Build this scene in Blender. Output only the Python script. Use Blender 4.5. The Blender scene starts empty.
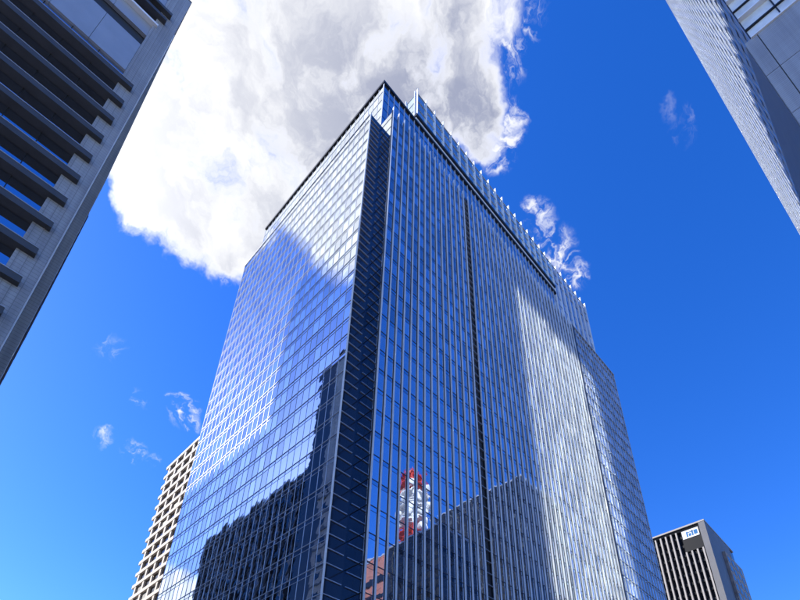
import bpy, bmesh, math, random
from mathutils import Vector, Matrix

random.seed(7)
sc = bpy.context.scene
col = sc.collection
R = math.radians

# ------------------------------------------------------------------ camera
# street grid: +x runs along the tower's long facade, +y along its short one
cam_d = bpy.data.cameras.new('camera')
cam = bpy.data.objects.new('camera', cam_d)
col.objects.link(cam)
RT = Vector((0.70219985, -0.71160771, 0.02301839))
UP = Vector((-0.36829636, -0.33537887, 0.86710945))
FW = Vector((0.60932189, 0.61736171, 0.49758552))
EYE = Vector((0, 0, 1.6))
m = Matrix((RT, UP, -FW)).transposed().to_4x4()
m.translation = EYE
cam.matrix_world = m
cam_d.sensor_width = 36
cam_d.lens = 560.774 / 800 * 36
cam_d.shift_y = (558.256 - 300) / 800
cam_d.clip_end = 6000
sc.camera = cam

# ------------------------------------------------------------------ sun and sky
SUN = Vector((-1.0, 1.164, 1.013)).normalized()
SUN_EL = math.asin(SUN.z)
SUN_ROT = math.atan2(SUN.x, SUN.y)
sd = bpy.data.lights.new('sun', 'SUN')
sd.energy = 3.4
sd.angle = R(0.53)
sd.color = (1.0, 0.95, 0.87)
so = bpy.data.objects.new('sun', sd)
so.rotation_euler = SUN.to_track_quat('Z', 'Y').to_euler()
so.location = (-60, 70, 260)
col.objects.link(so)

SKY_STRENGTH = 0.15
SKY_SAT = 1.25
w = bpy.data.worlds.new('World')
sc.world = w
w.use_nodes = True
nt = w.node_tree
for n in list(nt.nodes):
    nt.nodes.remove(n)


class NB:
    """small node-graph helper"""
    def __init__(s, tree):
        s.t = tree

    def n(s, kind, ins=None, **props):
        nd = s.t.nodes.new(kind)
        for k, v in props.items():
            setattr(nd, k, v)
        for k, v in (ins or {}).items():
            sock = nd.inputs[k]
            if isinstance(v, bpy.types.NodeSocket):
                s.t.links.new(v, sock)
            else:
                sock.default_value = v
        return nd

    def math(s, op, a, b=0.0, c=0.0, clamp=False):
        nd = s.n('ShaderNodeMath', operation=op, use_clamp=clamp)
        for i, v in enumerate((a, b, c)):
            if isinstance(v, bpy.types.NodeSocket):
                s.t.links.new(v, nd.inputs[i])
            else:
                nd.inputs[i].default_value = v
        return nd.outputs[0]

    def smooth(s, v, lo, hi, a=0.0, b=1.0):
        nd = s.n('ShaderNodeMapRange', interpolation_type='SMOOTHSTEP')
        s.t.links.new(v, nd.inputs[0])
        for i, x in zip((1, 2, 3, 4), (lo, hi, a, b)):
            nd.inputs[i].default_value = x
        return nd.outputs[0]

    def mix(s, fac, a, b, blend='MIX'):
        nd = s.n('ShaderNodeMix', data_type='RGBA', blend_type=blend)
        for i, v in ((0, fac), (6, a), (7, b)):
            if isinstance(v, bpy.types.NodeSocket):
                s.t.links.new(v, nd.inputs[i])
            else:
                nd.inputs[i].default_value = v
        return nd.outputs[2]


g = NB(nt)
tc = g.n('ShaderNodeTexCoord')
D = tc.outputs['Generated']
sky = g.n('ShaderNodeTexSky', sky_type='NISHITA', sun_disc=False, sun_elevation=SUN_EL,
          sun_rotation=SUN_ROT, altitude=0.0, air_density=1.0, dust_density=0.25, ozone_density=6.0)
hs = g.n('ShaderNodeHueSaturation', {'Saturation': SKY_SAT, 'Value': 1.0, 'Hue': 0.518, 'Color': sky.outputs[0]})
bg_sky = g.n('ShaderNodeBackground', {'Color': hs.outputs[0], 'Strength': SKY_STRENGTH})

# clouds: (direction, angular radius, weight) of the masses, broken up by noise
CLOUDS = [(0.0553, 0.4863, 0.872, 0.1163, 1), (0.0402, 0.555, 0.8309, 0.0593, 1), (0.1, 0.5299, 0.8421, 0.074, 1), (0.1555, 0.5253, 0.8366, 0.0651, 1), (0.1143, 0.4242, 0.8983, 0.1333, 1), (0.1478, 0.3272, 0.9333, 0.1124, 1), (0.1951, 0.2413, 0.9506, 0.1052, 1), (0.2422, 0.1862, 0.9522, 0.0702, 1), (0.3016, 0.1927, 0.9337, 0.0464, 1), (0.3444, 0.206, 0.916, 0.0281, 0.95), (0.2757, 0.1146, 0.9544, 0.0347, 0.95), (0.0622, 0.2621, 0.963, 0.1179, 1), (0.1368, 0.1661, 0.9766, 0.1428, 1), (0.1973, 0.3635, 0.9105, 0.0978, 1), (0.1863, 0.4382, 0.8793, 0.0839, 1), (0.0415, 0.398, 0.9165, 0.0862, 1), (0.0976, 0.3479, 0.9324, 0.1019, 1), (0.1455, 0.2275, 0.9629, 0.0878, 1), (0.2706, 0.2476, 0.9303, 0.0392, 1), (0.0159, 0.4924, 0.8702, 0.0666, 1), (-0.1685, 0.475, 0.8637, 0.0513, 1), (-0.1948, 0.4599, 0.8663, 0.0482, 1), (-0.1917, 0.4335, 0.8805, 0.0705, 1), (-0.1835, 0.3905, 0.9021, 0.0992, 1), (-0.1908, 0.4779, 0.8574, 0.0327, 1), (-0.2043, 0.3931, 0.8965, 0.099, 1), (-0.2636, 0.3826, 0.8855, 0.0942, 1), (-0.1498, 0.4555, 0.8776, 0.0766, 1), (-0.2187, 0.3001, 0.9285, 0.0809, 1), (-0.1471, 0.3681, 0.9181, 0.0928, 1), (-0.3218, 0.8652, 0.3846, 0.0492, 1), (-0.2018, 0.2479, 0.9475, 0.0665, 1), (-0.2647, 0.4279, 0.8642, 0.05, 1)]
WISPS = [(0.4604, 0.2013, 0.8646, 0.0226, 0.85), (0.4803, 0.205, 0.8528, 0.0209, 0.7), (0.5094, 0.2008, 0.8368, 0.0255, 0.9), (0.5328, 0.196, 0.8232, 0.0214, 0.9), (0.5563, 0.1946, 0.8079, 0.0185, 0.85), (0.4974, -0.0032, 0.8675, 0.0193, 0.3), (0.4712, 0.0038, 0.882, 0.0127, 0.28), (0.4879, -0.0155, 0.8728, 0.0108, 0.27), (0.2174, 0.7318, 0.6459, 0.0231, 1), (0.2338, 0.7379, 0.6331, 0.0149, 0.9), (0.2028, 0.7342, 0.648, 0.0113, 0.8), (0.1817, 0.7948, 0.579, 0.0153, 0.85), (0.1427, 0.8006, 0.582, 0.0128, 0.6), (0.2132, 0.7899, 0.575, 0.0116, 0.5), (0.0952, 0.7187, 0.6888, 0.0183, 0.38), (0.1524, 0.7524, 0.6409, 0.0128, 0.42), (0.112, 0.5987, 0.7931, 0.0127, 0.75), (0.0932, 0.5946, 0.7986, 0.013, 0.7), (0.0349, 0.5975, 0.8011, 0.0159, 0.7), (0.1698, 0.5678, 0.8055, 0.0236, 0.8), (0.3739, 0.206, 0.9043, 0.023, 0.9), (0.3125, 0.1308, 0.9409, 0.0255, 0.85), (0.3444, 0.1677, 0.9237, 0.0268, 0.85), (0.3592, 0.1893, 0.9139, 0.0244, 0.85), (0.2954, 0.0877, 0.9513, 0.0267, 0.85), (0.3044, 0.1123, 0.9459, 0.0239, 0.8)]
CLOUDS += [(-0.80, 0.30, 0.52, 0.10, 0.9), (-0.72, -0.55, 0.42, 0.12, 0.8), (-0.15, -0.85, 0.50, 0.09, 0.7)]
warp = g.n('ShaderNodeTexNoise', {'Vector': D, 'Scale': 9.0, 'Detail': 5.0, 'Roughness': 0.6})
wv = g.n('ShaderNodeVectorMath', {0: warp.outputs['Color'], 1: (0.5, 0.5, 0.5)}, operation='SUBTRACT')


def warped(amount):
    ws = g.n('ShaderNodeVectorMath', {0: wv.outputs[0], 'Scale': amount}, operation='SCALE')
    moved = g.n('ShaderNodeVectorMath', {0: D, 1: ws.outputs[0]}, operation='ADD')
    return g.n('ShaderNodeVectorMath', {0: moved.outputs[0]}, operation='NORMALIZE').outputs[0]


def masses(vec, lst, outer, inner):
    tot = None
    for (cx, cy, cz, rad, wt) in lst:
        dot = g.n('ShaderNodeVectorMath', {0: vec, 1: (cx, cy, cz)}, operation='DOT_PRODUCT').outputs['Value']
        b = g.smooth(dot, math.cos(rad * outer), math.cos(rad * inner), 0.0, wt)
        tot = b if tot is None else g.math('MAXIMUM', tot, b)
    return tot


DW, DW2 = warped(0.10), warped(0.14)
fb = g.n('ShaderNodeTexNoise', {'Vector': DW2, 'Scale': 13.0, 'Detail': 10.0, 'Roughness': 0.60, 'Lacunarity': 2.1})
fbc = g.math('SUBTRACT', fb.outputs[0], 0.5)
mass = masses(DW, CLOUDS, 1.55, 0.35)
gate = g.smooth(mass, 0.0, 0.35)
dens = g.math('ADD', mass, g.math('MULTIPLY', g.math('MULTIPLY', fbc, gate), 1.9))
alpha_c = g.smooth(dens, 0.18, 1.0)
fw_n = g.n('ShaderNodeTexNoise', {'Vector': DW2, 'Scale': 38.0, 'Detail': 8.0, 'Roughness': 0.62, 'Distortion': 0.5})
dw_ = g.math('MULTIPLY', masses(warped(0.07), WISPS, 1.5, 0.1), g.smooth(fw_n.outputs[0], 0.38, 0.74))
alpha_w = g.smooth(dw_, 0.03, 0.95, 0.0, 0.95)
alpha = g.math('MAXIMUM', alpha_c, alpha_w)
fb2 = g.n('ShaderNodeTexNoise', {'Vector': DW, 'Scale': 6.5, 'Detail': 8.0, 'Roughness': 0.55, 'Distortion': 0.5})
thick = g.math('MULTIPLY', g.smooth(dens, 0.60, 1.2), g.smooth(fb2.outputs[0], 0.33, 0.60))
sun_dot = g.n('ShaderNodeVectorMath', {0: D, 1: tuple(SUN)}, operation='DOT_PRODUCT').outputs['Value']
thick = g.math('MULTIPLY', thick, g.smooth(sun_dot, 0.50, 0.85, 1.0, 0.35))
ccol = g.mix(thick, (0.98, 0.985, 1.0, 1), (0.33, 0.36, 0.49, 1))
bg_c = g.n('ShaderNodeBackground', {'Color': ccol, 'Strength': g.smooth(sun_dot, 0.70, 0.92, 0.52, 0.80)})
mixs = g.n('ShaderNodeMixShader', {0: alpha, 1: bg_sky.outputs[0], 2: bg_c.outputs[0]})
wo = g.n('ShaderNodeOutputWorld', {'Surface': mixs.outputs[0]})

vs = sc.view_settings
vs.view_transform = 'Standard'
vs.look = 'None'
vs.exposure = 1.15
vs.gamma = 1.0
vs.use_curve_mapping = False
sc.render.engine = 'CYCLES'
cy_ = sc.cycles
cy_.use_denoising = True
cy_.max_bounces = 8
cy_.glossy_bounces = 6
cy_.diffuse_bounces = 3
cy_.blur_glossy = 0.0
cy_.sample_clamp_indirect = 0.0
cy_.use_guiding = True      # sunlight thrown back by the striped tower lands on the fins
cy_.use_adaptive_sampling = False

# ------------------------------------------------------------------ materials
MATS = {}


def mat(name, base, rough=0.5, metal=0.0, var=0.0, vscale=0.3, bump=0.0, bscale=1.0, ior=1.5, island=0.0, spec=0.5):
    m_ = bpy.data.materials.new(name)
    m_.use_nodes = True
    t = m_.node_tree
    q = NB(t)
    bs = t.nodes['Principled BSDF']
    bs.inputs['Roughness'].default_value = rough
    bs.inputs['Metallic'].default_value = metal
    bs.inputs['IOR'].default_value = ior
    bs.inputs['Specular IOR Level'].default_value = spec
    c = (*base, 1)
    bs.inputs['Base Color'].default_value = c
    geo = q.n('ShaderNodeNewGeometry')
    P = geo.outputs['Position']
    out = None
    if var:
        nz = q.n('ShaderNodeTexNoise', {'Vector': P, 'Scale': vscale, 'Detail': 6.0, 'Roughness': 0.6})
        f = q.smooth(nz.outputs[0], 0.25, 0.75, 1 - var, 1 + var)
        out = q.mix(1.0, c, f, 'MULTIPLY')
    if island:
        f = q.smooth(geo.outputs['Random Per Island'], 0.0, 1.0, 1 - island, 1.0 + island * 0.3)
        out = q.mix(1.0, out if out else c, f, 'MULTIPLY')
    if out:
        t.links.new(out, bs.inputs['Base Color'])
    if bump:
        nz = q.n('ShaderNodeTexNoise', {'Vector': P, 'Scale': bscale, 'Detail': 2.0, 'Roughness': 0.5})
        bp = q.n('ShaderNodeBump', {'Height': nz.outputs[0], 'Strength': 1.0, 'Distance': bump})
        t.links.new(bp.outputs[0], bs.inputs['Normal'])
    MATS[name] = m_
    return m_


def tile_mat(name, base, axis, tw, th, mortar=0.03, dark=0.55, rough=0.5, var=0.08):
    """wall cladding: fine tile joints too small to pick apart"""
    m_ = mat(name, base, rough)
    t = m_.node_tree
    q = NB(t)
    bs = t.nodes['Principled BSDF']
    geo = q.n('ShaderNodeNewGeometry')
    sp = q.n('ShaderNodeSeparateXYZ', {0: geo.outputs['Position']})
    u = sp.outputs[axis]
    cm = q.n('ShaderNodeCombineXYZ', {0: u, 1: sp.outputs[2]})
    c = (*base, 1)
    br = q.n('ShaderNodeTexBrick', {'Vector': cm.outputs[0], 'Color1': c, 'Color2': tuple(x * (1 - var) for x in base) + (1,),
                                    'Mortar': tuple(x * dark for x in base) + (1,), 'Scale': 1.0, 'Mortar Size': mortar,
                                    'Brick Width': tw, 'Row Height': th})
    br.offset = 0.0
    nz = q.n('ShaderNodeTexNoise', {'Vector': geo.outputs['Position'], 'Scale': 0.12, 'Detail': 6.0})
    f = q.smooth(nz.outputs[0], 0.3, 0.7, 0.88, 1.08)
    st = q.n('ShaderNodeMapping', {'Vector': geo.outputs['Position'], 'Scale': (1.4, 1.4, 0.04)})
    n2 = q.n('ShaderNodeTexNoise', {'Vector': st.outputs[0], 'Scale': 1.0, 'Detail': 4.0, 'Roughness': 0.6})
    f2 = q.smooth(n2.outputs[0], 0.3, 0.7, 0.80, 1.08)
    c1 = q.mix(1.0, br.outputs[0], f, 'MULTIPLY')
    t.links.new(q.mix(1.0, c1, f2, 'MULTIPLY'), bs.inputs['Base Color'])
    return m_


mat('tower_glass', (0.61, 0.68, 0.77), 0.012, 1.0, bump=0.012, bscale=0.35, island=0.3)
mat('tower_glass_side', (0.58, 0.67, 0.80), 0.012, 0.93, bump=0.012, bscale=0.35, island=0.35)
mat('crown_glass', (0.58, 0.72, 0.76), 0.05, 0.8, island=0.25)
mat('tower_spandrel', (0.50, 0.60, 0.74), 0.03, 1.0, island=0.2)
mat('aluminium', (0.52, 0.54, 0.57), 0.42, 0.25, var=0.06, vscale=0.2)
mat('fin_metal', (0.74, 0.76, 0.79), 0.4, 0.0, var=0.05, vscale=0.2)
mat('stripe_metal', (0.25, 0.275, 0.33), 0.4, 0.2, var=0.12)
mat('louver_grey', (0.46, 0.48, 0.52), 0.4, 0.4)
mat('white_metal', (0.78, 0.79, 0.80), 0.4, 0.0, var=0.04)
mat('slot_glass', (0.16, 0.22, 0.34), 0.05, 1.0)
mat('line_metal', (0.07, 0.085, 0.12), 0.4, 0.3)
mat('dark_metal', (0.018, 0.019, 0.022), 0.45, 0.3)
mat('dark_wall', (0.015, 0.02, 0.032), 0.12, 0.0, ior=1.6)
mat('backing', (0.03, 0.035, 0.045), 0.6)
mat('roof_grey', (0.25, 0.25, 0.25), 0.8, var=0.15)
mat('shade_metal', (0.075, 0.074, 0.074), 0.5, 0.2, var=0.12, vscale=0.5)
mat('shade_edge', (0.42, 0.44, 0.47), 0.45, 0.3)
mat('office_glass', (0.50, 0.60, 0.75), 0.02, 1.0, bump=0.004, bscale=0.4, island=0.35)
mat('dark_glass', (0.10, 0.13, 0.18), 0.03, 1.0, bump=0.004, bscale=0.4, island=0.5)
mat('mech_panel', (0.40, 0.42, 0.45), 0.4, 0.3, var=0.07, vscale=0.25)
tile_mat('grey_tile', (0.35, 0.355, 0.365), 0, 0.9, 0.6, 0.035, 0.6)
tile_mat('grey_tile_end', (0.42, 0.41, 0.38), 1, 1.2, 0.6, 0.035, 0.6)
tile_mat('ribbed_panel', (0.35, 0.355, 0.36), 1, 60.0, 0.28, 0.03, 0.72, rough=0.45)
mat('ribbed_side', (0.15, 0.155, 0.16), 0.5, var=0.08)
mat('stripe_glass', (0.78, 0.80, 0.72), 0.07, 1.0, island=0.06)
mat('pale_glass', (0.70, 0.73, 0.71), 0.3, 0.0, var=0.22, vscale=0.35, island=0.35)
mat('beige_concrete', (0.60, 0.53, 0.45), 0.75, var=0.08, vscale=0.4)
mat('window_dark', (0.012, 0.013, 0.016), 0.1, 0.0, ior=1.5)
mat('window_blind', (0.16, 0.145, 0.12), 0.6)
mat('fin_stone', (0.40, 0.375, 0.36), 0.7, var=0.07, vscale=0.4)
mat('pier_grey', (0.15, 0.155, 0.175), 0.6, var=0.08)
mat('brown_stone', (0.36, 0.29, 0.24), 0.7, var=0.25, vscale=0.6)
mat('sign_white', (0.82, 0.84, 0.86), 0.4)
mat('sign_blue', (0.02, 0.16, 0.42), 0.4)
mat('brick_red', (0.42, 0.17, 0.13), 0.75, var=0.15, vscale=0.5)
mat('antenna_red', (0.62, 0.05, 0.025), 0.5)
mat('antenna_white', (0.80, 0.79, 0.77), 0.5)
mat('black_cladding', (0.016, 0.017, 0.02), 0.35, 0.0)
mat('grey_cladding', (0.07, 0.08, 0.095), 0.45)
mat('asphalt', (0.05, 0.05, 0.052), 0.9, var=0.25, vscale=1.5)
mat('paving', (0.30, 0.29, 0.28), 0.8, var=0.12, vscale=1.2)
mat('kerb_stone', (0.36, 0.36, 0.35), 0.8, var=0.1)
mat('road_paint', (0.78, 0.78, 0.76), 0.6, var=0.1, vscale=3)

# ------------------------------------------------------------------ object helpers
WORLD = {}


def link(name, mesh, parent=None, loc=(0, 0, 0), rot=None):
    o = bpy.data.objects.new(name, mesh)
    col.objects.link(o)
    loc = Vector(loc)
    WORLD[o.name] = loc
    if parent is not None:
        o.parent = parent
        o.location = loc - WORLD[parent.name]
    else:
        o.location = loc
    if rot is not None:
        o.rotation_euler = rot
    return o


def thing(name, label, cat, loc, group=None):
    o = link(name, None, None, loc)
    o.empty_display_size = 2
    o['label'] = label
    o['category'] = cat
    if group:
        o['group'] = group
    return o


BOXES = {}


def box_mesh(dx, dy, dz, mt):
    key = (round(dx, 3), round(dy, 3), round(dz, 3), mt)
    if key not in BOXES:
        x, y, z = dx / 2, dy / 2, dz / 2
        me = bpy.data.meshes.new('box')
        v = [(-x, -y, -z), (x, -y, -z), (x, y, -z), (-x, y, -z), (-x, -y, z), (x, -y, z), (x, y, z), (-x, y, z)]
        f = [(3, 2, 1, 0), (4, 5, 6, 7), (0, 1, 5, 4), (1, 2, 6, 5), (2, 3, 7, 6), (3, 0, 4, 7)]
        me.from_pydata(v, [], f)
        me.materials.append(MATS[mt])
        BOXES[key] = me
    return BOXES[key]


def bx(name, x0, x1, y0, y1, z0, z1, mt, parent=None, rot=None):
    return link(name, box_mesh(x1 - x0, y1 - y0, z1 - z0, mt), parent,
                ((x0 + x1) / 2, (y0 + y1) / 2, (z0 + z1) / 2), rot)


class MB:
    def __init__(s):
        s.v, s.f = [], []

    def box(s, x0, x1, y0, y1, z0, z1):
        i = len(s.v)
        s.v += [(x0, y0, z0), (x1, y0, z0), (x1, y1, z0), (x0, y1, z0), (x0, y0, z1), (x1, y0, z1), (x1, y1, z1), (x0, y1, z1)]
        s.f += [tuple(i + k for k in q) for q in ((3, 2, 1, 0), (4, 5, 6, 7), (0, 1, 5, 4), (1, 2, 6, 5), (2, 3, 7, 6), (3, 0, 4, 7))]

    def quad(s, a, b, c, d):
        i = len(s.v)
        s.v += [tuple(a), tuple(b), tuple(c), tuple(d)]
        s.f.append((i, i + 1, i + 2, i + 3))

    def tube(s, p, q, r, n=6, r2=None):
        p, q = Vector(p), Vector(q)
        r2 = r if r2 is None else r2
        d = (q - p).normalized()
        a = d.orthogonal().normalized()
        b = d.cross(a)
        i = len(s.v)
        for c, rr in ((p, r), (q, r2)):
            for k in range(n):
                t = 2 * math.pi * k / n
                s.v.append(tuple(c + (a * math.cos(t) + b * math.sin(t)) * rr))
        for k in range(n):
            s.f.append((i + k, i + (k + 1) % n, i + n + (k + 1) % n, i + n + k))
        s.f.append(tuple(i + k for k in reversed(range(n))))
        s.f.append(tuple(i + n + k for k in range(n)))

    def build(s, name, mt, parent=None, loc=(0, 0, 0), stuff=False):
        me = bpy.data.meshes.new(name)
        loc = Vector(loc)
        me.from_pydata([tuple(Vector(v) - loc) for v in s.v], [], s.f)
        me.materials.append(MATS[mt])
        me.update()
        o = link(name, me, parent, loc)
        if stuff:
            o['kind'] = 'stuff'
        return o


def in_frame(p):
    """share of the picture one square metre at p would take, or 0 outside the frame"""
    d = Vector(p) - EYE
    z = d.dot(FW)
    if z <= 0:
        return 0
    x = 400 + 560.8 * d.dot(RT) / z
    y = 558.3 - 560.8 * d.dot(UP) / z
    if not (0 < x < 800 and 0 < y < 600):
        return 0
    return 1 / d.length_squared


def struct(o):
    o['kind'] = 'structure'
    return o


# ------------------------------------------------------------------ ground, road, pavements
gm = MB()
gm.quad((-3000, -3000, -0.02), (3000, -3000, -0.02), (3000, 3000, -0.02), (-3000, 3000, -0.02))
struct(gm.build('ground', 'paving'))


def sheet(name, x0, x1, y0, y1, z, mt):
    q = MB()
    q.quad((x0, y0, z), (x1, y0, z), (x1, y1, z), (x0, y1, z))
    return struct(q.build(name, mt))


sheet('road', -150, 320, 4, 36, 0.0, 'asphalt')
sheet('cross_street', 4, 28, 36.01, 320, 0.0, 'asphalt')
struct(bx('pavement', -150, 320, -6.4, 3.85, 0.0, 0.12, 'paving'))
struct(bx('kerb', -150, 320, 3.85, 4.1, 0.0, 0.124, 'kerb_stone'))
struct(bx('pavement', 28.25, 148, 36.25, 45.2, 0.0, 0.12, 'paving'))
struct(bx('pavement', 28.25, 35.6, 45.2, 110, 0.0, 0.12, 'paving'))
struct(bx('kerb', 28.0, 148, 36.0, 36.25, 0.0, 0.124, 'kerb_stone'))
struct(bx('pavement', -60, 3.75, 36.25, 59.5, 0.0, 0.12, 'paving'))
lane = MB()
for k in range(38):
    lane.quad((-140 + k * 12, 19.9, 0.006), (-134 + k * 12, 19.9, 0.006), (-134 + k * 12, 20.1, 0.006), (-140 + k * 12, 20.1, 0.006))
struct(lane.build('lane_marking', 'road_paint'))

# ------------------------------------------------------------------ the glass tower
TX, TY = 36.0, 45.7          # planes of the left and right glass skins
CX, CY = 39.1, 49.8          # corner of the core behind them
XE, YE = 145.6, 103.0        # far ends of the skins
ZT = 153.4                   # top of the skins
ZR = 175.4                   # roof of the core
ZC = 193.0                   # top of the crown screen
FH = 4.27
Z0 = 61.2 - 14 * FH
LEVELS = [Z0 + FH * k for k in range(36)]
tower = thing('glass_tower', 'tall blue mirror glass office tower with notched corner in the centre', 'skyscraper', (60, 60, 0))

body = MB()
body.box(TX + 0.25, 50, CY + 0.02, YE - 0.05, 0, ZT - 0.05)
body.box(CX + 0.25, XE - 0.05, TY + 0.25, 60, 0, ZT - 0.06)
body.build('skin_wall', 'backing', tower, (60, 60, 0))
core = MB()
core.box(CX + 0.25, XE - 1.0, CY + 0.25, 102.4, 0.3, ZR - 0.2)
core.box(120.2, 144.3, CY + 0.26, 95, ZR - 0.5, ZC - 0.4)
core.build('core_wall', 'backing', tower, (60, 60, 0))

panes = []        # (area weight, builder)
TILT = 0.0017


def pane_field(us, vs_, plane, axis, glass, n_sign, pool, spandrel=None):
    """glass panes between mullion lines us and level lines vs_ ; axis 0 = plane x const, 1 = plane y const"""
    for i in range(len(us) - 1):
        for j in range(len(vs_) - 1):
            u0, u1, v0, v1, kind = us[i], us[i + 1], vs_[j][0], vs_[j + 1][0], vs_[j][1]
            uc, vc = (u0 + u1) / 2, (v0 + v1) / 2
            a, b = random.gauss(0, TILT), random.gauss(0, TILT)
            pool.append((axis, plane, uc, vc, u1 - u0 - 0.02, v1 - v0 - 0.02, a, b, kind if kind != 'g' else glass))


def level_lines(z_from, z_to, lv):
    out = [(z_from, 'g')]
    for z in lv:
        if z_from + 0.9 < z < z_to - 0.2:
            out.append((z - 0.8, 'tower_spandrel'))
            out.append((z, 'g'))
    out.append((z_to, 'g'))
    return out


pool = []
NB_L = 29
ul = [CY + (YE - CY) * k / NB_L for k in range(NB_L + 1)]
pane_field(ul, level_lines(0.2, ZT, LEVELS), TX, 0, 'tower_glass', -1, pool)
REC0, REC1 = 64.0, 66.0      # louvred slot in the long facade
GRV0, GRV1 = 117.3, 118.1    # dark groove, drawn as a black strip standing proud
BAY = 1.83


def spread(a, b, step):
    n = max(1, round((b - a) / step))
    return [a + (b - a) * k / n for k in range(n + 1)]


ur1, ur2, ur3 = spread(CX, REC0, BAY), spread(REC1, GRV0, BAY), spread(GRV1, XE, BAY)
for us in (ur1, ur2, ur3):
    pane_field(us, level_lines(0.2, ZT, LEVELS), TY, 1, 'tower_glass_side', -1, pool)
# notch return wall of mirror glass
pane_field([TY, TY + 2.05, CY], level_lines(0.2, ZT - 0.3, LEVELS), CX, 0, 'tower_glass', -1, pool)
# core above the skins
UPL = [ZT + 0.6 + FH * k for k in range(1, 6)]
pane_field([CY + (102.4 - CY) * k / 29 for k in range(30)], level_lines(ZT - 1.0, ZR - 0.5, UPL), CX, 0, 'tower_glass', -1, pool)
uc1, uc2 = spread(CX, 120, BAY), spread(120.0, 144.4, BAY)
pane_field(uc1, level_lines(ZT - 1.0, ZR - 0.5, UPL), CY, 1, 'tower_glass_side', -1, pool)
pane_field(uc2, level_lines(ZT - 1.0, ZC - 0.6, UPL + [ZT + 0.6 + FH * k for k in range(6, 9)]), CY, 1, 'tower_glass_side', -1, pool)
# crown screen
CRX = 51.0
CRL = [(179.6, 'g'), (184.0, 'g'), (188.4, 'g'), (192.6, 'g')]
pane_field(spread(CRX, 120, 3.6), CRL, CY + 0.02, 1, 'crown_glass', -1, pool)
pane_field(spread(CY + 0.02, 92, 3.6), CRL, CRX, 0, 'crown_glass', -1, pool)


def pane_center(p):
    axis, plane, uc, vc = p[:4]
    return (plane + 0.03, uc, vc) if axis == 0 else (uc, plane + 0.03, vc)


def pane_weight(p):
    c = pane_center(p)
    wgt = in_frame(c)
    if not wgt or p[8] == 'tower_spandrel':
        return 0
    d = (Vector(c) - EYE).normalized()
    return wgt * p[4] * p[5] * abs(d[p[0]])


order = sorted(range(len(pool)), key=lambda k: -pane_weight(pool[k]))
single = set(order[:300])
rest = {}
for k, p in enumerate(pool):
    axis, plane, uc, vc, du, dv, a, b, mt = p
    c = pane_center(p)
    if k in single:
        if axis == 0:
            o = link('pane', box_mesh(0.03, du, dv, mt), tower, c, (0, a, b))
        else:
            o = link('pane', box_mesh(du, 0.03, dv, mt), tower, c, (a, 0, b))
        continue
    q = rest.setdefault((mt, axis), MB())
    pts = []
    for su, sv in ((-1, -1), (1, -1), (1, 1), (-1, 1)):
        off = su * du / 2 * b + sv * dv / 2 * a
        if axis == 0:
            pts.append((c[0] + off, c[1] + su * du / 2, c[2] + sv * dv / 2))
        else:
            pts.append((c[0] + su * du / 2, c[1] + off, c[2] + sv * dv / 2))
    if axis == 0:
        pts.reverse()
    q.quad(*pts)
for (mt, axis), q in rest.items():
    q.build('spandrel_glazing' if mt == 'tower_spandrel' else 'glazing', mt, tower, (60, 60, 0), stuff=True)

# left skin: mullions and paired transoms
for y in ul:
    bx('mullion', TX - 0.025, TX + 0.1, y - 0.032, y + 0.032, 0, ZT, 'aluminium', tower)
for z in LEVELS:
    bx('transom', TX - 0.05, TX + 0.1, CY, YE, z - 0.045, z + 0.045, 'aluminium', tower)
    bx('transom', TX - 0.015, TX + 0.1, CY, YE, z - 0.83, z - 0.77, 'aluminium', tower)
bx('coping', TX - 0.12, TX + 0.3, CY - 0.05, YE + 0.05, ZT, ZT + 0.25, 'aluminium', tower)
bx('corner_trim', TX - 0.13, TX + 0.12, CY - 0.14, CY + 0.02, 0, ZT + 0.2, 'white_metal', tower)
# right skin: deep vertical fins, transoms, slot and groove strip
for x in ur1 + ur2:
    o = bx('fin', x - 0.05, x + 0.05, TY - 0.30, TY + 0.1, 0, ZT + 1.3, 'fin_metal', tower)
    bx('fin_shade_strip', x - 0.25, x - 0.05, TY + 0.0, TY + 0.1, 0, ZT, 'dark_metal', o)  # dark strip painting in the shadow joint beside the fin, covers its reflection
for x in ur3:
    bx('fin', x - 0.04, x + 0.04, TY - 0.20, TY + 0.1, 0, ZT + 0.1, 'aluminium', tower)
for z in LEVELS:
    for (a, b) in ((CX, REC0), (REC1, GRV0)):
        bx('transom', a, b, TY - 0.02, TY + 0.1, z - 0.06, z + 0.06, 'line_metal', tower)
        bx('transom', a, b, TY - 0.005, TY + 0.1, z - 0.83, z - 0.78, 'line_metal', tower)
    bx('transom', GRV1, XE, TY - 0.12, TY + 0.1, z - 0.05, z + 0.06, 'aluminium', tower)
    bx('transom', GRV1, XE, TY - 0.05, TY + 0.1, z - 0.84, z - 0.77, 'aluminium', tower)
bx('slot_wall', REC0, REC1, TY + 0.6, TY + 0.7, 0, ZT, 'slot_glass', tower)
bx('groove_shade_strip', GRV0 + 0.12, GRV1 - 0.05, TY - 0.42, TY + 0.24, 0, ZT - 0.1, 'black_cladding', tower)  # added black strip, proud of the glass; its colour stands for the recess's shade
bx('coping', GRV1, XE + 0.05, TY - 0.3, TY + 0.3, ZT + 0.1, ZT + 0.35, 'aluminium', tower)
zz = 1.4
while zz < ZT - 0.5:
    bx('louver', REC0 + 0.08, REC1 - 0.08, TY - 0.1, TY + 0.58, zz - 0.05, zz + 0.05, 'louver_grey', tower)
    bx('louver', TX + 0.14, CX - 0.3, CY - 0.18, CY + 0.0, zz - 0.055, zz + 0.055, 'louver_grey', tower)
    zz += FH / 2
bx('notch_wall', TX + 0.13, CX + 0.24, CY + 0.0, CY + 0.015, 0.2, ZT - 0.1, 'dark_wall', tower)
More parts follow.
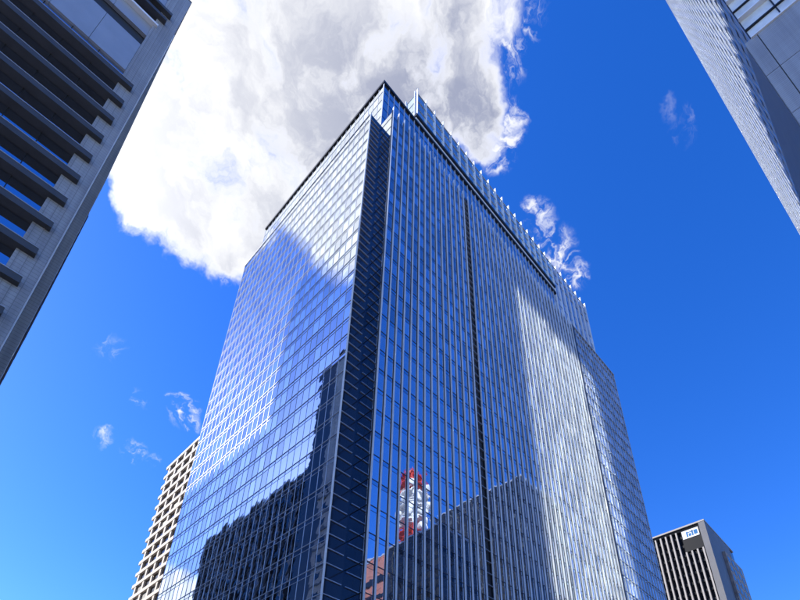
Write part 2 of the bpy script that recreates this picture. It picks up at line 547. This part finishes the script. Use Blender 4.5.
for z in LEVELS:
    bx('transom', CX - 0.02, CX + 0.1, TY + 0.12, CY - 0.13, z - 0.05, z + 0.06, 'dark_metal', tower)
# core above the skins
for k in range(30):
    y = CY + (102.4 - CY) * k / 29
    bx('mullion', CX - 0.02, CX + 0.1, y - 0.04, y + 0.04, ZT, ZR - 0.5, 'aluminium', tower)
for x in uc1:
    bx('mullion', x - 0.05, x + 0.05, CY - 0.16, CY + 0.24, ZT, ZR - 0.5, 'aluminium', tower)
for z in UPL:
    bx('transom', CX - 0.04, CX + 0.1, CY, 102.4, z - 0.05, z + 0.06, 'aluminium', tower)
    bx('transom', CX, 144.4, CY - 0.02, CY + 0.24, z - 0.05, z + 0.05, 'line_metal', tower)
# roof edges: two dark bands with a pale one between
eave = MB()
eave.box(CX - 0.3, 120, CY - 0.35, CY + 0.6, ZR - 0.45, ZR + 0.55)
eave.box(CX - 0.3, CX + 0.6, CY + 0.6, 102.5, ZR - 0.45, ZR + 0.55)
eave.build('roof_edge', 'dark_metal', tower, (60, 60, ZR))
rf = MB()
rf.box(CX, 144.3, CY + 0.6, 102.4, ZR - 0.15, ZR + 0.2)
rf.build('roof', 'roof_grey', tower, (60, 60, ZR))
bx('crown_band', CRX - 0.2, 120, CY + 0.0, CY + 0.5, ZR + 0.55, 178.2, 'white_metal', tower)
bx('crown_band', CRX - 0.2, CRX + 0.3, CY + 0.5, 92, ZR + 0.55, 178.2, 'white_metal', tower)
cb = MB()
cb.box(CRX - 0.5, 120, CY - 0.5, CY + 0.5, 178.2, 179.3)
cb.box(CRX - 0.5, CRX + 0.4, CY + 0.5, 92, 178.2, 179.3)
cb.build('crown_edge', 'dark_metal', tower, (80, CY, 179))
cw = MB()
cw.box(CRX + 0.2, 120.1, CY + 0.3, 92, 176, 192.3)
cw.build('crown_wall', 'backing', tower, (80, 70, 176))
for x in spread(CRX, 120, 3.6)[:-1] + spread(120, 144.4, 3.6):
    z_ = 179.3 if x < 119.5 else ZT - 0.5
    bx('crown_fin', x - 0.08, x + 0.08, CY - 0.4, CY + 0.28, z_, ZC + 1.6, 'white_metal', tower)
for x in uc2[1:-1]:
    bx('mullion', x - 0.04, x + 0.04, CY - 0.06, CY + 0.1, ZT, ZC, 'aluminium', tower)
for z in (184.0, 188.4, 192.7):
    bx('transom', CRX, 144.4, CY - 0.12, CY + 0.26, z - 0.06, z + 0.06, 'aluminium', tower)
    bx('transom', CRX - 0.1, CRX + 0.24, CY + 0.4, 92, z - 0.06, z + 0.06, 'aluminium', tower)
for y in spread(CY + 0.6, 92, 3.6):
    bx('crown_fin', CRX - 0.4, CRX + 0.2, y - 0.1, y + 0.1, 179.3, ZC + 1.2, 'white_metal', tower)

# ------------------------------------------------------------------ left building with deep sunshades
LX, LY, LYE, LH = -1.8, 60.0, 114.0, 148.6
left = thing('louvered_building', 'dark grey office building with deep horizontal sunshades at the upper left', 'office building', (LX - 30, LY + 20, 0))
lw = MB()
lw.box(-64, LX - 0.02, LY + 1.2, LYE, 0, LH - 0.6)
lw.build('wall', 'backing', left, (LX - 30, LY + 20, 0))
lp = MB()      # tiled pier at the corner and the frame over the top
lp.box(-4.9, LX, LY, LY + 1.2, 0, LH)
lp.box(-64, -4.9, LY + 0.1, LY + 1.2, 144.2, LH)
lp.build('corner_pier', 'grey_tile', left, (-3.5, LY, 0))
EX = -0.6      # bay on the end wall
for nm, ya, yb, mt_, e in (('end_wall', LY + 8, 106.0, 'grey_tile_end', 0.0), ('end_glazing', 106.05, LYE - 0.1, 'black_cladding', -0.04)):
    q = MB()      # the end wall leans back towards the roof
    pr = [(LX - 0.01, 0), (EX + e, 0), (EX + e, 96), (LX + 0.08 + e, 146.5), (LX - 0.01, 146.5)]
    n = len(pr)
    q.v = [(x, ya, z) for x, z in pr] + [(x, yb, z) for x, z in pr]
    q.f = [tuple(range(n)), tuple(reversed(range(n, 2 * n)))] + [((i + 1) % n, i, n + i, n + (i + 1) % n) for i in range(n)]
    q.build(nm, mt_, left, (LX, 90, 0))
bx('edge_trim', LX - 0.02, LX + 0.16, LY + 0.25, LY + 0.55, 0, 134, 'white_metal', left)
bx('coping', -64, LX + 0.05, LY - 0.06, LYE + 0.05, LH, LH + 0.3, 'grey_cladding', left)
SF = 5.42
tips = [108.6 - SF * k for k in range(20)]
for z in tips:
    o = bx('sunshade', -64, -3.05, LY - 0.8, LY + 1.15, z - 0.75, z + 0.35, 'shade_metal', left)
    bx('edge_strip', -64, -3.05, LY - 0.86, LY - 0.8, z + 0.26, z + 0.37, 'shade_edge', o)
xs = [-4.9 - 3.9 * k for k in range(16)]
rest_l = MB()
for k, z in enumerate(tips):
    for i in range(len(xs) - 1):
        x0, x1 = xs[i + 1] + 0.05, xs[i] - 0.05
        if z > 50 and i < 12:
            o = bx('pane', x0, x1, LY + 0.63, LY + 0.67, z + 0.36, z + SF - 0.8, 'office_glass', left,
                   (random.gauss(0, 0.004), 0, random.gauss(0, 0.004)))
        else:
            rest_l.quad((x0, LY + 0.65, z + 0.36), (x1, LY + 0.65, z + 0.36), (x1, LY + 0.9, z + SF - 0.8), (x0, LY + 0.9, z + SF - 0.8))
    for x in xs[:12]:
        bx('mullion', x - 0.05, x + 0.05, LY + 0.58, LY + 0.75, z + 0.36, z + SF - 0.75, 'dark_metal', left)
rest_l.build('glazing', 'office_glass', left, (LX - 30, LY, 0), stuff=True)
# end face ledges seen at a glancing angle
for k in range(17):
    z = 5 + k * SF
    bx('end_ledge', EX, EX + 0.14, LY + 12, 105.9, z - 0.3, z + 0.3, 'grey_cladding', left)
    for j in range(5):
        y = 74 + j * 7.0
        bx('end_window', EX - 0.02, EX + 0.04, y, y + 2.4, z + 1.4, z + 3.4, 'window_dark', left)
# plant-floor panels between pier and left
for i in range(9):
    x1 = -4.95 - 5.6 * i
    bx('panel', x1 - 5.55, x1, LY + 0.25, LY + 1.1, 112.6, 122.4, 'mech_panel', left)
    bx('panel', x1 - 5.55, x1, LY + 0.45, LY + 1.1, 126.6, 130.3, 'mech_panel', left)
    bx('panel', x1 - 5.55, x1, LY + 0.35, LY + 1.1, 137.8, 142.4, 'mech_panel', left)
bx('ledge', -64, -4.3, LY - 0.45, LY + 1.1, 130.35, 130.9, 'white_metal', left)
bx('sunshade', -64, -3.6, LY - 0.9, LY + 1.1, 133.2, 134.0, 'shade_metal', left)
bx('sunshade', -64, -3.3, LY - 0.9, LY + 1.1, 136.2, 137.0, 'shade_metal', left)

# ------------------------------------------------------------------ right building with striped glass
RX, RY, RXE, RH, RB = 39.0, -7.0, 81.0, 203.0, 73.9
right = thing('striped_tower', 'pale striped glass tower rising behind a grey panelled block at the upper right', 'skyscraper', (60, -30, 0))
rw = MB()
rw.box(RX + 0.3, RXE, -45, RY - 0.65 - 0.1, 0, RH)
rw.build('wall', 'backing', right, (60, -30, 0))
SY = RY - 0.65
zl = [RB + 4.6 * k for k in range(25)]
xs = spread(RX + 0.2, RXE, 1.75)
strip = MB()
for i in range(len(xs) - 1):
    for k in range(24):
        z0, z1 = zl[k] + 0.02, min(zl[k] + 4.58, 184.4)
        if z0 > 183:
            continue
        a, b = random.gauss(0, 0.0022), random.gauss(0, 0.0022)
        pts = [(xs[i] + 0.02, z0, -1, -1), (xs[i], z1, -1, 1), (xs[i + 1], z1, 1, 1), (xs[i + 1], z0, 1, -1)]
        strip.quad(*[(px, SY - 0.03 + su * 0.87 * a + sv * 2.3 * b, pz) for px, pz, su, sv in pts])
strip.build('glazing', 'stripe_glass', right, (60, SY, RB), stuff=True)
for x in xs:
    bx('mullion', x - 0.07, x + 0.07, SY, SY + 0.13, RB - 2, RH, 'stripe_metal', right)
for z in zl:
    bx('transom', RX + 0.2, RXE, SY - 0.02, SY + 0.02, z - 0.04, z + 0.04, 'stripe_metal', right)
bx('parapet', RX + 0.2, RXE, SY - 0.12, SY - 0.02, 184.4, RH, 'pier_grey', right)
# front of the tower above the block
ys = spread(-45, SY, 2.75)
zf = spread(RB, 190, 2.3)
for i in range(len(ys) - 1):
    for j in range(len(zf) - 1):
        if ys[i] > -22 and zf[j] < 105:
            bx('pane', RX + 0.22, RX + 0.26, ys[i] + 0.05, ys[i + 1] - 0.05, zf[j] + 0.05, zf[j + 1] - 0.05, 'pale_glass', right,
               (0, random.gauss(0, 0.01), random.gauss(0, 0.01)))
bx('upper_glazing', RX + 0.22, RX + 0.28, -45, SY, 105.1, RH, 'pale_glass', right)
for k, z in enumerate(zf):
    bx('transom', RX + (0.02 if k % 2 else -0.25), RX + 0.3, -45, SY, z - 0.09, z + 0.09, 'dark_metal' if k % 2 else 'white_metal', right)
for y in ys:
    bx('mullion', RX + 0.12, RX + 0.31, y - 0.05, y + 0.05, RB, 190, 'dark_metal', right)
# grey block in front: ribbed panels with open joints
bs_ = MB()
bs_.box(RX + 0.1, RXE, -45, RY, 0, RB - 0.25)
bs_.build('block_wall', 'ribbed_side', right, (60, -30, 0))
yj = [RY - 0.02, -8.15, -13.6, -19.1, -24.6, -30.1, -35.6, -41.1]
zj = [RB - 7.2 * k for k in range(11)]
for i in range(len(yj) - 1):
    for j in range(len(zj) - 1):
        bx('panel', RX - 0.1, RX + 0.1, yj[i + 1] + 0.05, yj[i] - 0.03, zj[j + 1] + 0.05, zj[j] - 0.03, 'ribbed_panel', right)

# ------------------------------------------------------------------ beige building behind the tower
BX, BYE, BH = 45.0, 149.9, 111.3
beige = thing('beige_building', 'sunlit beige concrete building with deep square windows behind the tower on the left', 'office building', (60, 130, 0))
bw = MB()
bw.box(BX + 0.75, 85, 108, BYE - 1.2, 0, BH - 0.6)
bw.build('wall', 'backing', beige, (60, 130, 0))
BF, BB = 3.76, 5.1
nz_ = 29
for k in range(nz_):
    z = BH - BF * k
    o = MB()
    bx('beam', BX, BX + 20, 108, BYE, z - 1.05, z, 'beige_concrete', beige)
by = [BYE - 2.4 - BB * k for k in range(8)]
for y in by:
    bx('column', BX + 0.12, BX + 0.9, y - 0.5, y + 0.5, 0, BH - 0.3, 'beige_concrete', beige)
for k in range(22):
    z = BH - BF * k
    for i in range(len(by) - 1):
        bx('window', BX + 0.6, BX + 0.7, by[i + 1] + 0.5, by[i] - 0.5, z - BF, z - 1.05, 'window_blind' if random.random() < 0.16 else 'window_dark', beige)
    bx('window', BX + 0.6, BX + 0.7, by[0] + 0.5, BYE - 1.0, z - BF, z - 1.05, 'window_dark', beige)

# ------------------------------------------------------------------ finned building behind the tower on the right
FX, FY0, FH2 = 200.0, 43.4, 120.2
fin_b = thing('finned_building', 'dark office building with pale vertical fins and a blue and white sign', 'office building', (214, 55, 0))
fw_ = MB()
fw_.box(FX + 0.9, 232, FY0 + 0.3, 84, 0, FH2 - 0.5)
fw_.build('wall', 'window_dark', fin_b, (214, 55, 0))
bx('corner_pier', FX, FX + 1.2, FY0, 45.5, 0, FH2 - 0.7, 'pier_grey', fin_b)
bx('coping', FX - 0.1, 232, FY0 - 0.1, 84, FH2 - 0.7, FH2 - 0.1, 'fin_stone', fin_b)
bx('top_band', FX + 0.3, FX + 0.9, 45.5, 84, FH2 - 2.0, FH2 - 0.7, 'window_dark', fin_b)
y = 46.1
k = 0
while y < 83:
    top = 109.2 if 45.5 < y < 52.2 else FH2 - 1.8
    bx('fin', FX, FX + 1.0, y - 0.27, y + 0.27, 0, top, 'fin_stone', fin_b)
    y += 1.95
for z in spread(4, 116, 3.9):
    bx('spandrel', FX + 0.7, FX + 0.93, 45.5, 84, z - 0.5, z + 0.5, 'black_cladding', fin_b)
sp_ = bx('sign_board', FX + 0.25, FX + 0.8, 45.6, 52.2, 109.3, 118.4, 'black_cladding', fin_b)
sg = bx('sign_panel', FX + 0.1, FX + 0.25, 46.0, 51.9, 114.6, 118.0, 'sign_white', sp_)
for (a, b, c, d) in ((46.5, 47.7, 115.4, 117.2), (48.0, 48.5, 115.2, 117.4), (48.8, 49.6, 115.3, 116.4), (49.9, 50.4, 115.1, 117.3), (47.9, 49.8, 116.8, 117.1)):
    bx('sign_mark', FX + 0.04, FX + 0.1, a, b, c, d, 'sign_blue', sp_)
# stone side
bx('side_wall', FX + 1.2, 227, FY0, FY0 + 0.3, 0, FH2 - 0.7, 'pier_grey', fin_b)
bx('side_wing', 214, 234, FY0 - 0.9, FY0, 0, FH2 - 8, 'brown_stone', fin_b)
for k in range(26):
    for j in range(4):
        x = 215.2 + j * 4.6
        bx('side_window', x, x + 2.6, FY0 - 0.95, FY0 - 0.86, FH2 - 12 - k * 3.9, FH2 - 9.6 - k * 3.9, 'window_dark', fin_b)

# ------------------------------------------------------------------ buildings across the streets, seen in the glass
def slab_building(name, label, box, face, wall_mt, mull_mt, step, floor, glass_mt, depth=0.35, z_low=0):
    """office block; face = (axis, sign) of the facade that shows in the mirror glass"""
    x0, x1, y0, y1, h = box
    t = thing(name, label, 'office building', ((x0 + x1) / 2, (y0 + y1) / 2, 0))
    q = MB()
    q.box(x0, x1, y0, y1, 0, h)
    q.build('wall', wall_mt, t, ((x0 + x1) / 2, (y0 + y1) / 2, 0))
    for (axis, sgn) in face:
        a, b = (y0, y1) if axis == 0 else (x0, x1)
        pl = (x1 if sgn > 0 else x0) if axis == 0 else (y1 if sgn > 0 else y0)
        p0, p1 = (pl, pl + depth) if sgn > 0 else (pl - depth, pl)
        g0, g1 = (pl, pl + 0.05) if sgn > 0 else (pl - 0.05, pl)
        f0, f1 = (pl, pl + 0.14) if sgn > 0 else (pl - 0.14, pl)
        for u in spread(a + 0.2, b - 0.2, step):
            if axis == 0:
                bx('mullion', p0, p1, u - 0.2, u + 0.2, z_low, h - 0.3, mull_mt, t)
            else:
                bx('mullion', u - 0.2, u + 0.2, p0, p1, z_low, h - 0.3, mull_mt, t)
        for z in spread(z_low + 3, h - 1, floor):
            if axis == 0:
                bx('spandrel', f0, f1, a, b, z - 0.5, z + 0.5, wall_mt, t)
            else:
                bx('spandrel', a, b, f0, f1, z - 0.5, z + 0.5, wall_mt, t)
        if axis == 0:
            bx('glazing', g0, g1, a + 0.1, b - 0.1, z_low, h - 2, glass_mt, t)
        else:
            bx('glazing', a + 0.1, b - 0.1, g0, g1, z_low, h - 2, glass_mt, t)
    bx('coping', x0 - 0.3, x1 + 0.3, y0 - 0.3, y1 + 0.3, h, h + 0.7, 'aluminium', t)
    return t


slab_building('curtain_wall_building', 'dark curtain wall block with pale mullions mirrored low in the left facade',
              (-50, -3.0, 116.2, 180, 110), [(0, 1)], 'black_cladding', 'pier_grey', 3.2, 4.2, 'window_dark', 0.6)
slab_building('grey_office_building', 'dark grey office block mirrored in the right facade beside the slot',
              (200, 240, -82, -26, 180), [(0, -1)], 'black_cladding', 'grey_cladding', 3.4, 4.2, 'window_dark')
dark_b = slab_building('dark_office_building', 'black office block carrying the antenna mast, mirrored in the right facade',
                       (130, 150, -47.2, -20, 114.2), [(0, -1), (1, 1)], 'black_cladding', 'black_cladding', 3.3, 4.0, 'window_dark')
brick = slab_building('brick_building', 'reddish brick building mirrored at the bottom of the notched corner', (155, 180, -96, -68, 134.2),
                      [(0, -1)], 'brick_red', 'brick_red', 4.0, 7.5, 'brick_red')
for k in range(14):
    z = 122 - k * 8
    bx('window_band', 154.55, 154.9, -95.9, -68.1, z - 1.2, z + 1.2, 'window_dark', brick)

# ------------------------------------------------------------------ antenna mast on the black block
AXc, AYc = 138.5, -42.0
MZ = 114.9 - 130.2
mast = thing('antenna_mast', 'red and white lattice antenna mast with drum aerials on the black block roof', 'antenna', (AXc, AYc, 114.9))
secs = [(114.9, 126, 'antenna_red'), (126, 143.5, 'antenna_white'), (143.5, 154.5, 'antenna_red')]


def half(z):
    return 4.4 - 1.4 * (z - 114.9) / 39.6


for (z0, z1, mt) in secs:
    for sx in (-1, 1):
        for sy in (-1, 1):
            q = MB()
            q.tube((AXc + sx * half(z0), AYc + sy * half(z0), z0), (AXc + sx * half(z1), AYc + sy * half(z1), z1), 0.38, 8)
            q.build('leg', mt, mast, (AXc, AYc, z0))
    nb = max(2, round((z1 - z0) / 4.2))
    for k in range(nb):
        za, zb = z0 + (z1 - z0) * k / nb, z0 + (z1 - z0) * (k + 1) / nb
        for (ax, ay, bx_, by_) in ((-1, -1, 1, -1), (1, -1, 1, 1), (1, 1, -1, 1), (-1, 1, -1, -1)):
            for (p, q_) in (((ax, ay), (bx_, by_)), ((bx_, by_), (ax, ay))):
                m_ = MB()
                m_.tube((AXc + p[0] * half(za), AYc + p[1] * half(za), za), (AXc + q_[0] * half(zb), AYc + q_[1] * half(zb), zb), 0.2, 5)
                m_.build('brace', mt, mast, (AXc, AYc, za))
for z, mt, r in ((122.5, 'antenna_red', 5.4), (128.5, 'antenna_white', 5.8), (135, 'antenna_white', 6.0), (141.5, 'antenna_white', 5.8), (147.5, 'antenna_red', 5.8), (152.5, 'antenna_red', 5.0)):
    q = MB()
    q.tube((AXc, AYc, z - 0.25), (AXc, AYc, z + 0.25), r, 20)
    o = q.build('platform', mt, mast, (AXc, AYc, z))
    q = MB()
    for k in range(20):
        a0, a1 = 2 * math.pi * k / 20, 2 * math.pi * (k + 1) / 20
        q.tube((AXc + r * math.cos(a0), AYc + r * math.sin(a0), z + 1.3), (AXc + r * math.cos(a1), AYc + r * math.sin(a1), z + 1.3), 0.1, 5)
        q.tube((AXc + r * math.cos(a0), AYc + r * math.sin(a0), z), (AXc + r * math.cos(a0), AYc + r * math.sin(a0), z + 1.3), 0.07, 4)
    q.build('railing', mt, o, (AXc, AYc, z))
for z, ang in [(zz_ + MZ, an_) for zz_, an_ in ((146.5, 0.4), (146.8, 1.7), (147, 2.6), (153, 0.9), (153.4, 2.1), (146.6, 3.6), (153.2, 3.3), (153.0, -0.2), (160, 1.2), (160.2, 2.5), (160, 0.2), (139.6, 1.6))]:
    q = MB()
    cx_, cy2 = AXc + 5.4 * math.cos(ang), AYc + 5.4 * math.sin(ang)
    dx_, dy_ = math.cos(ang), math.sin(ang)
    q.tube((cx_, cy2, z), (cx_ + dx_ * 1.3, cy2 + dy_ * 1.3, z), 1.75, 16)
    q.tube((cx_ + dx_ * 1.3, cy2 + dy_ * 1.3, z), (cx_ + dx_ * 1.6, cy2 + dy_ * 1.6, z), 1.75, 16, 1.2)
    q.build('drum_aerial', 'antenna_white', mast, (cx_, cy2, z))
q = MB()
q.tube((AXc, AYc, 154.5), (AXc, AYc, 159), 0.25, 6, 0.1)
q.build('spire', 'antenna_red', mast, (AXc, AYc, 154.5))
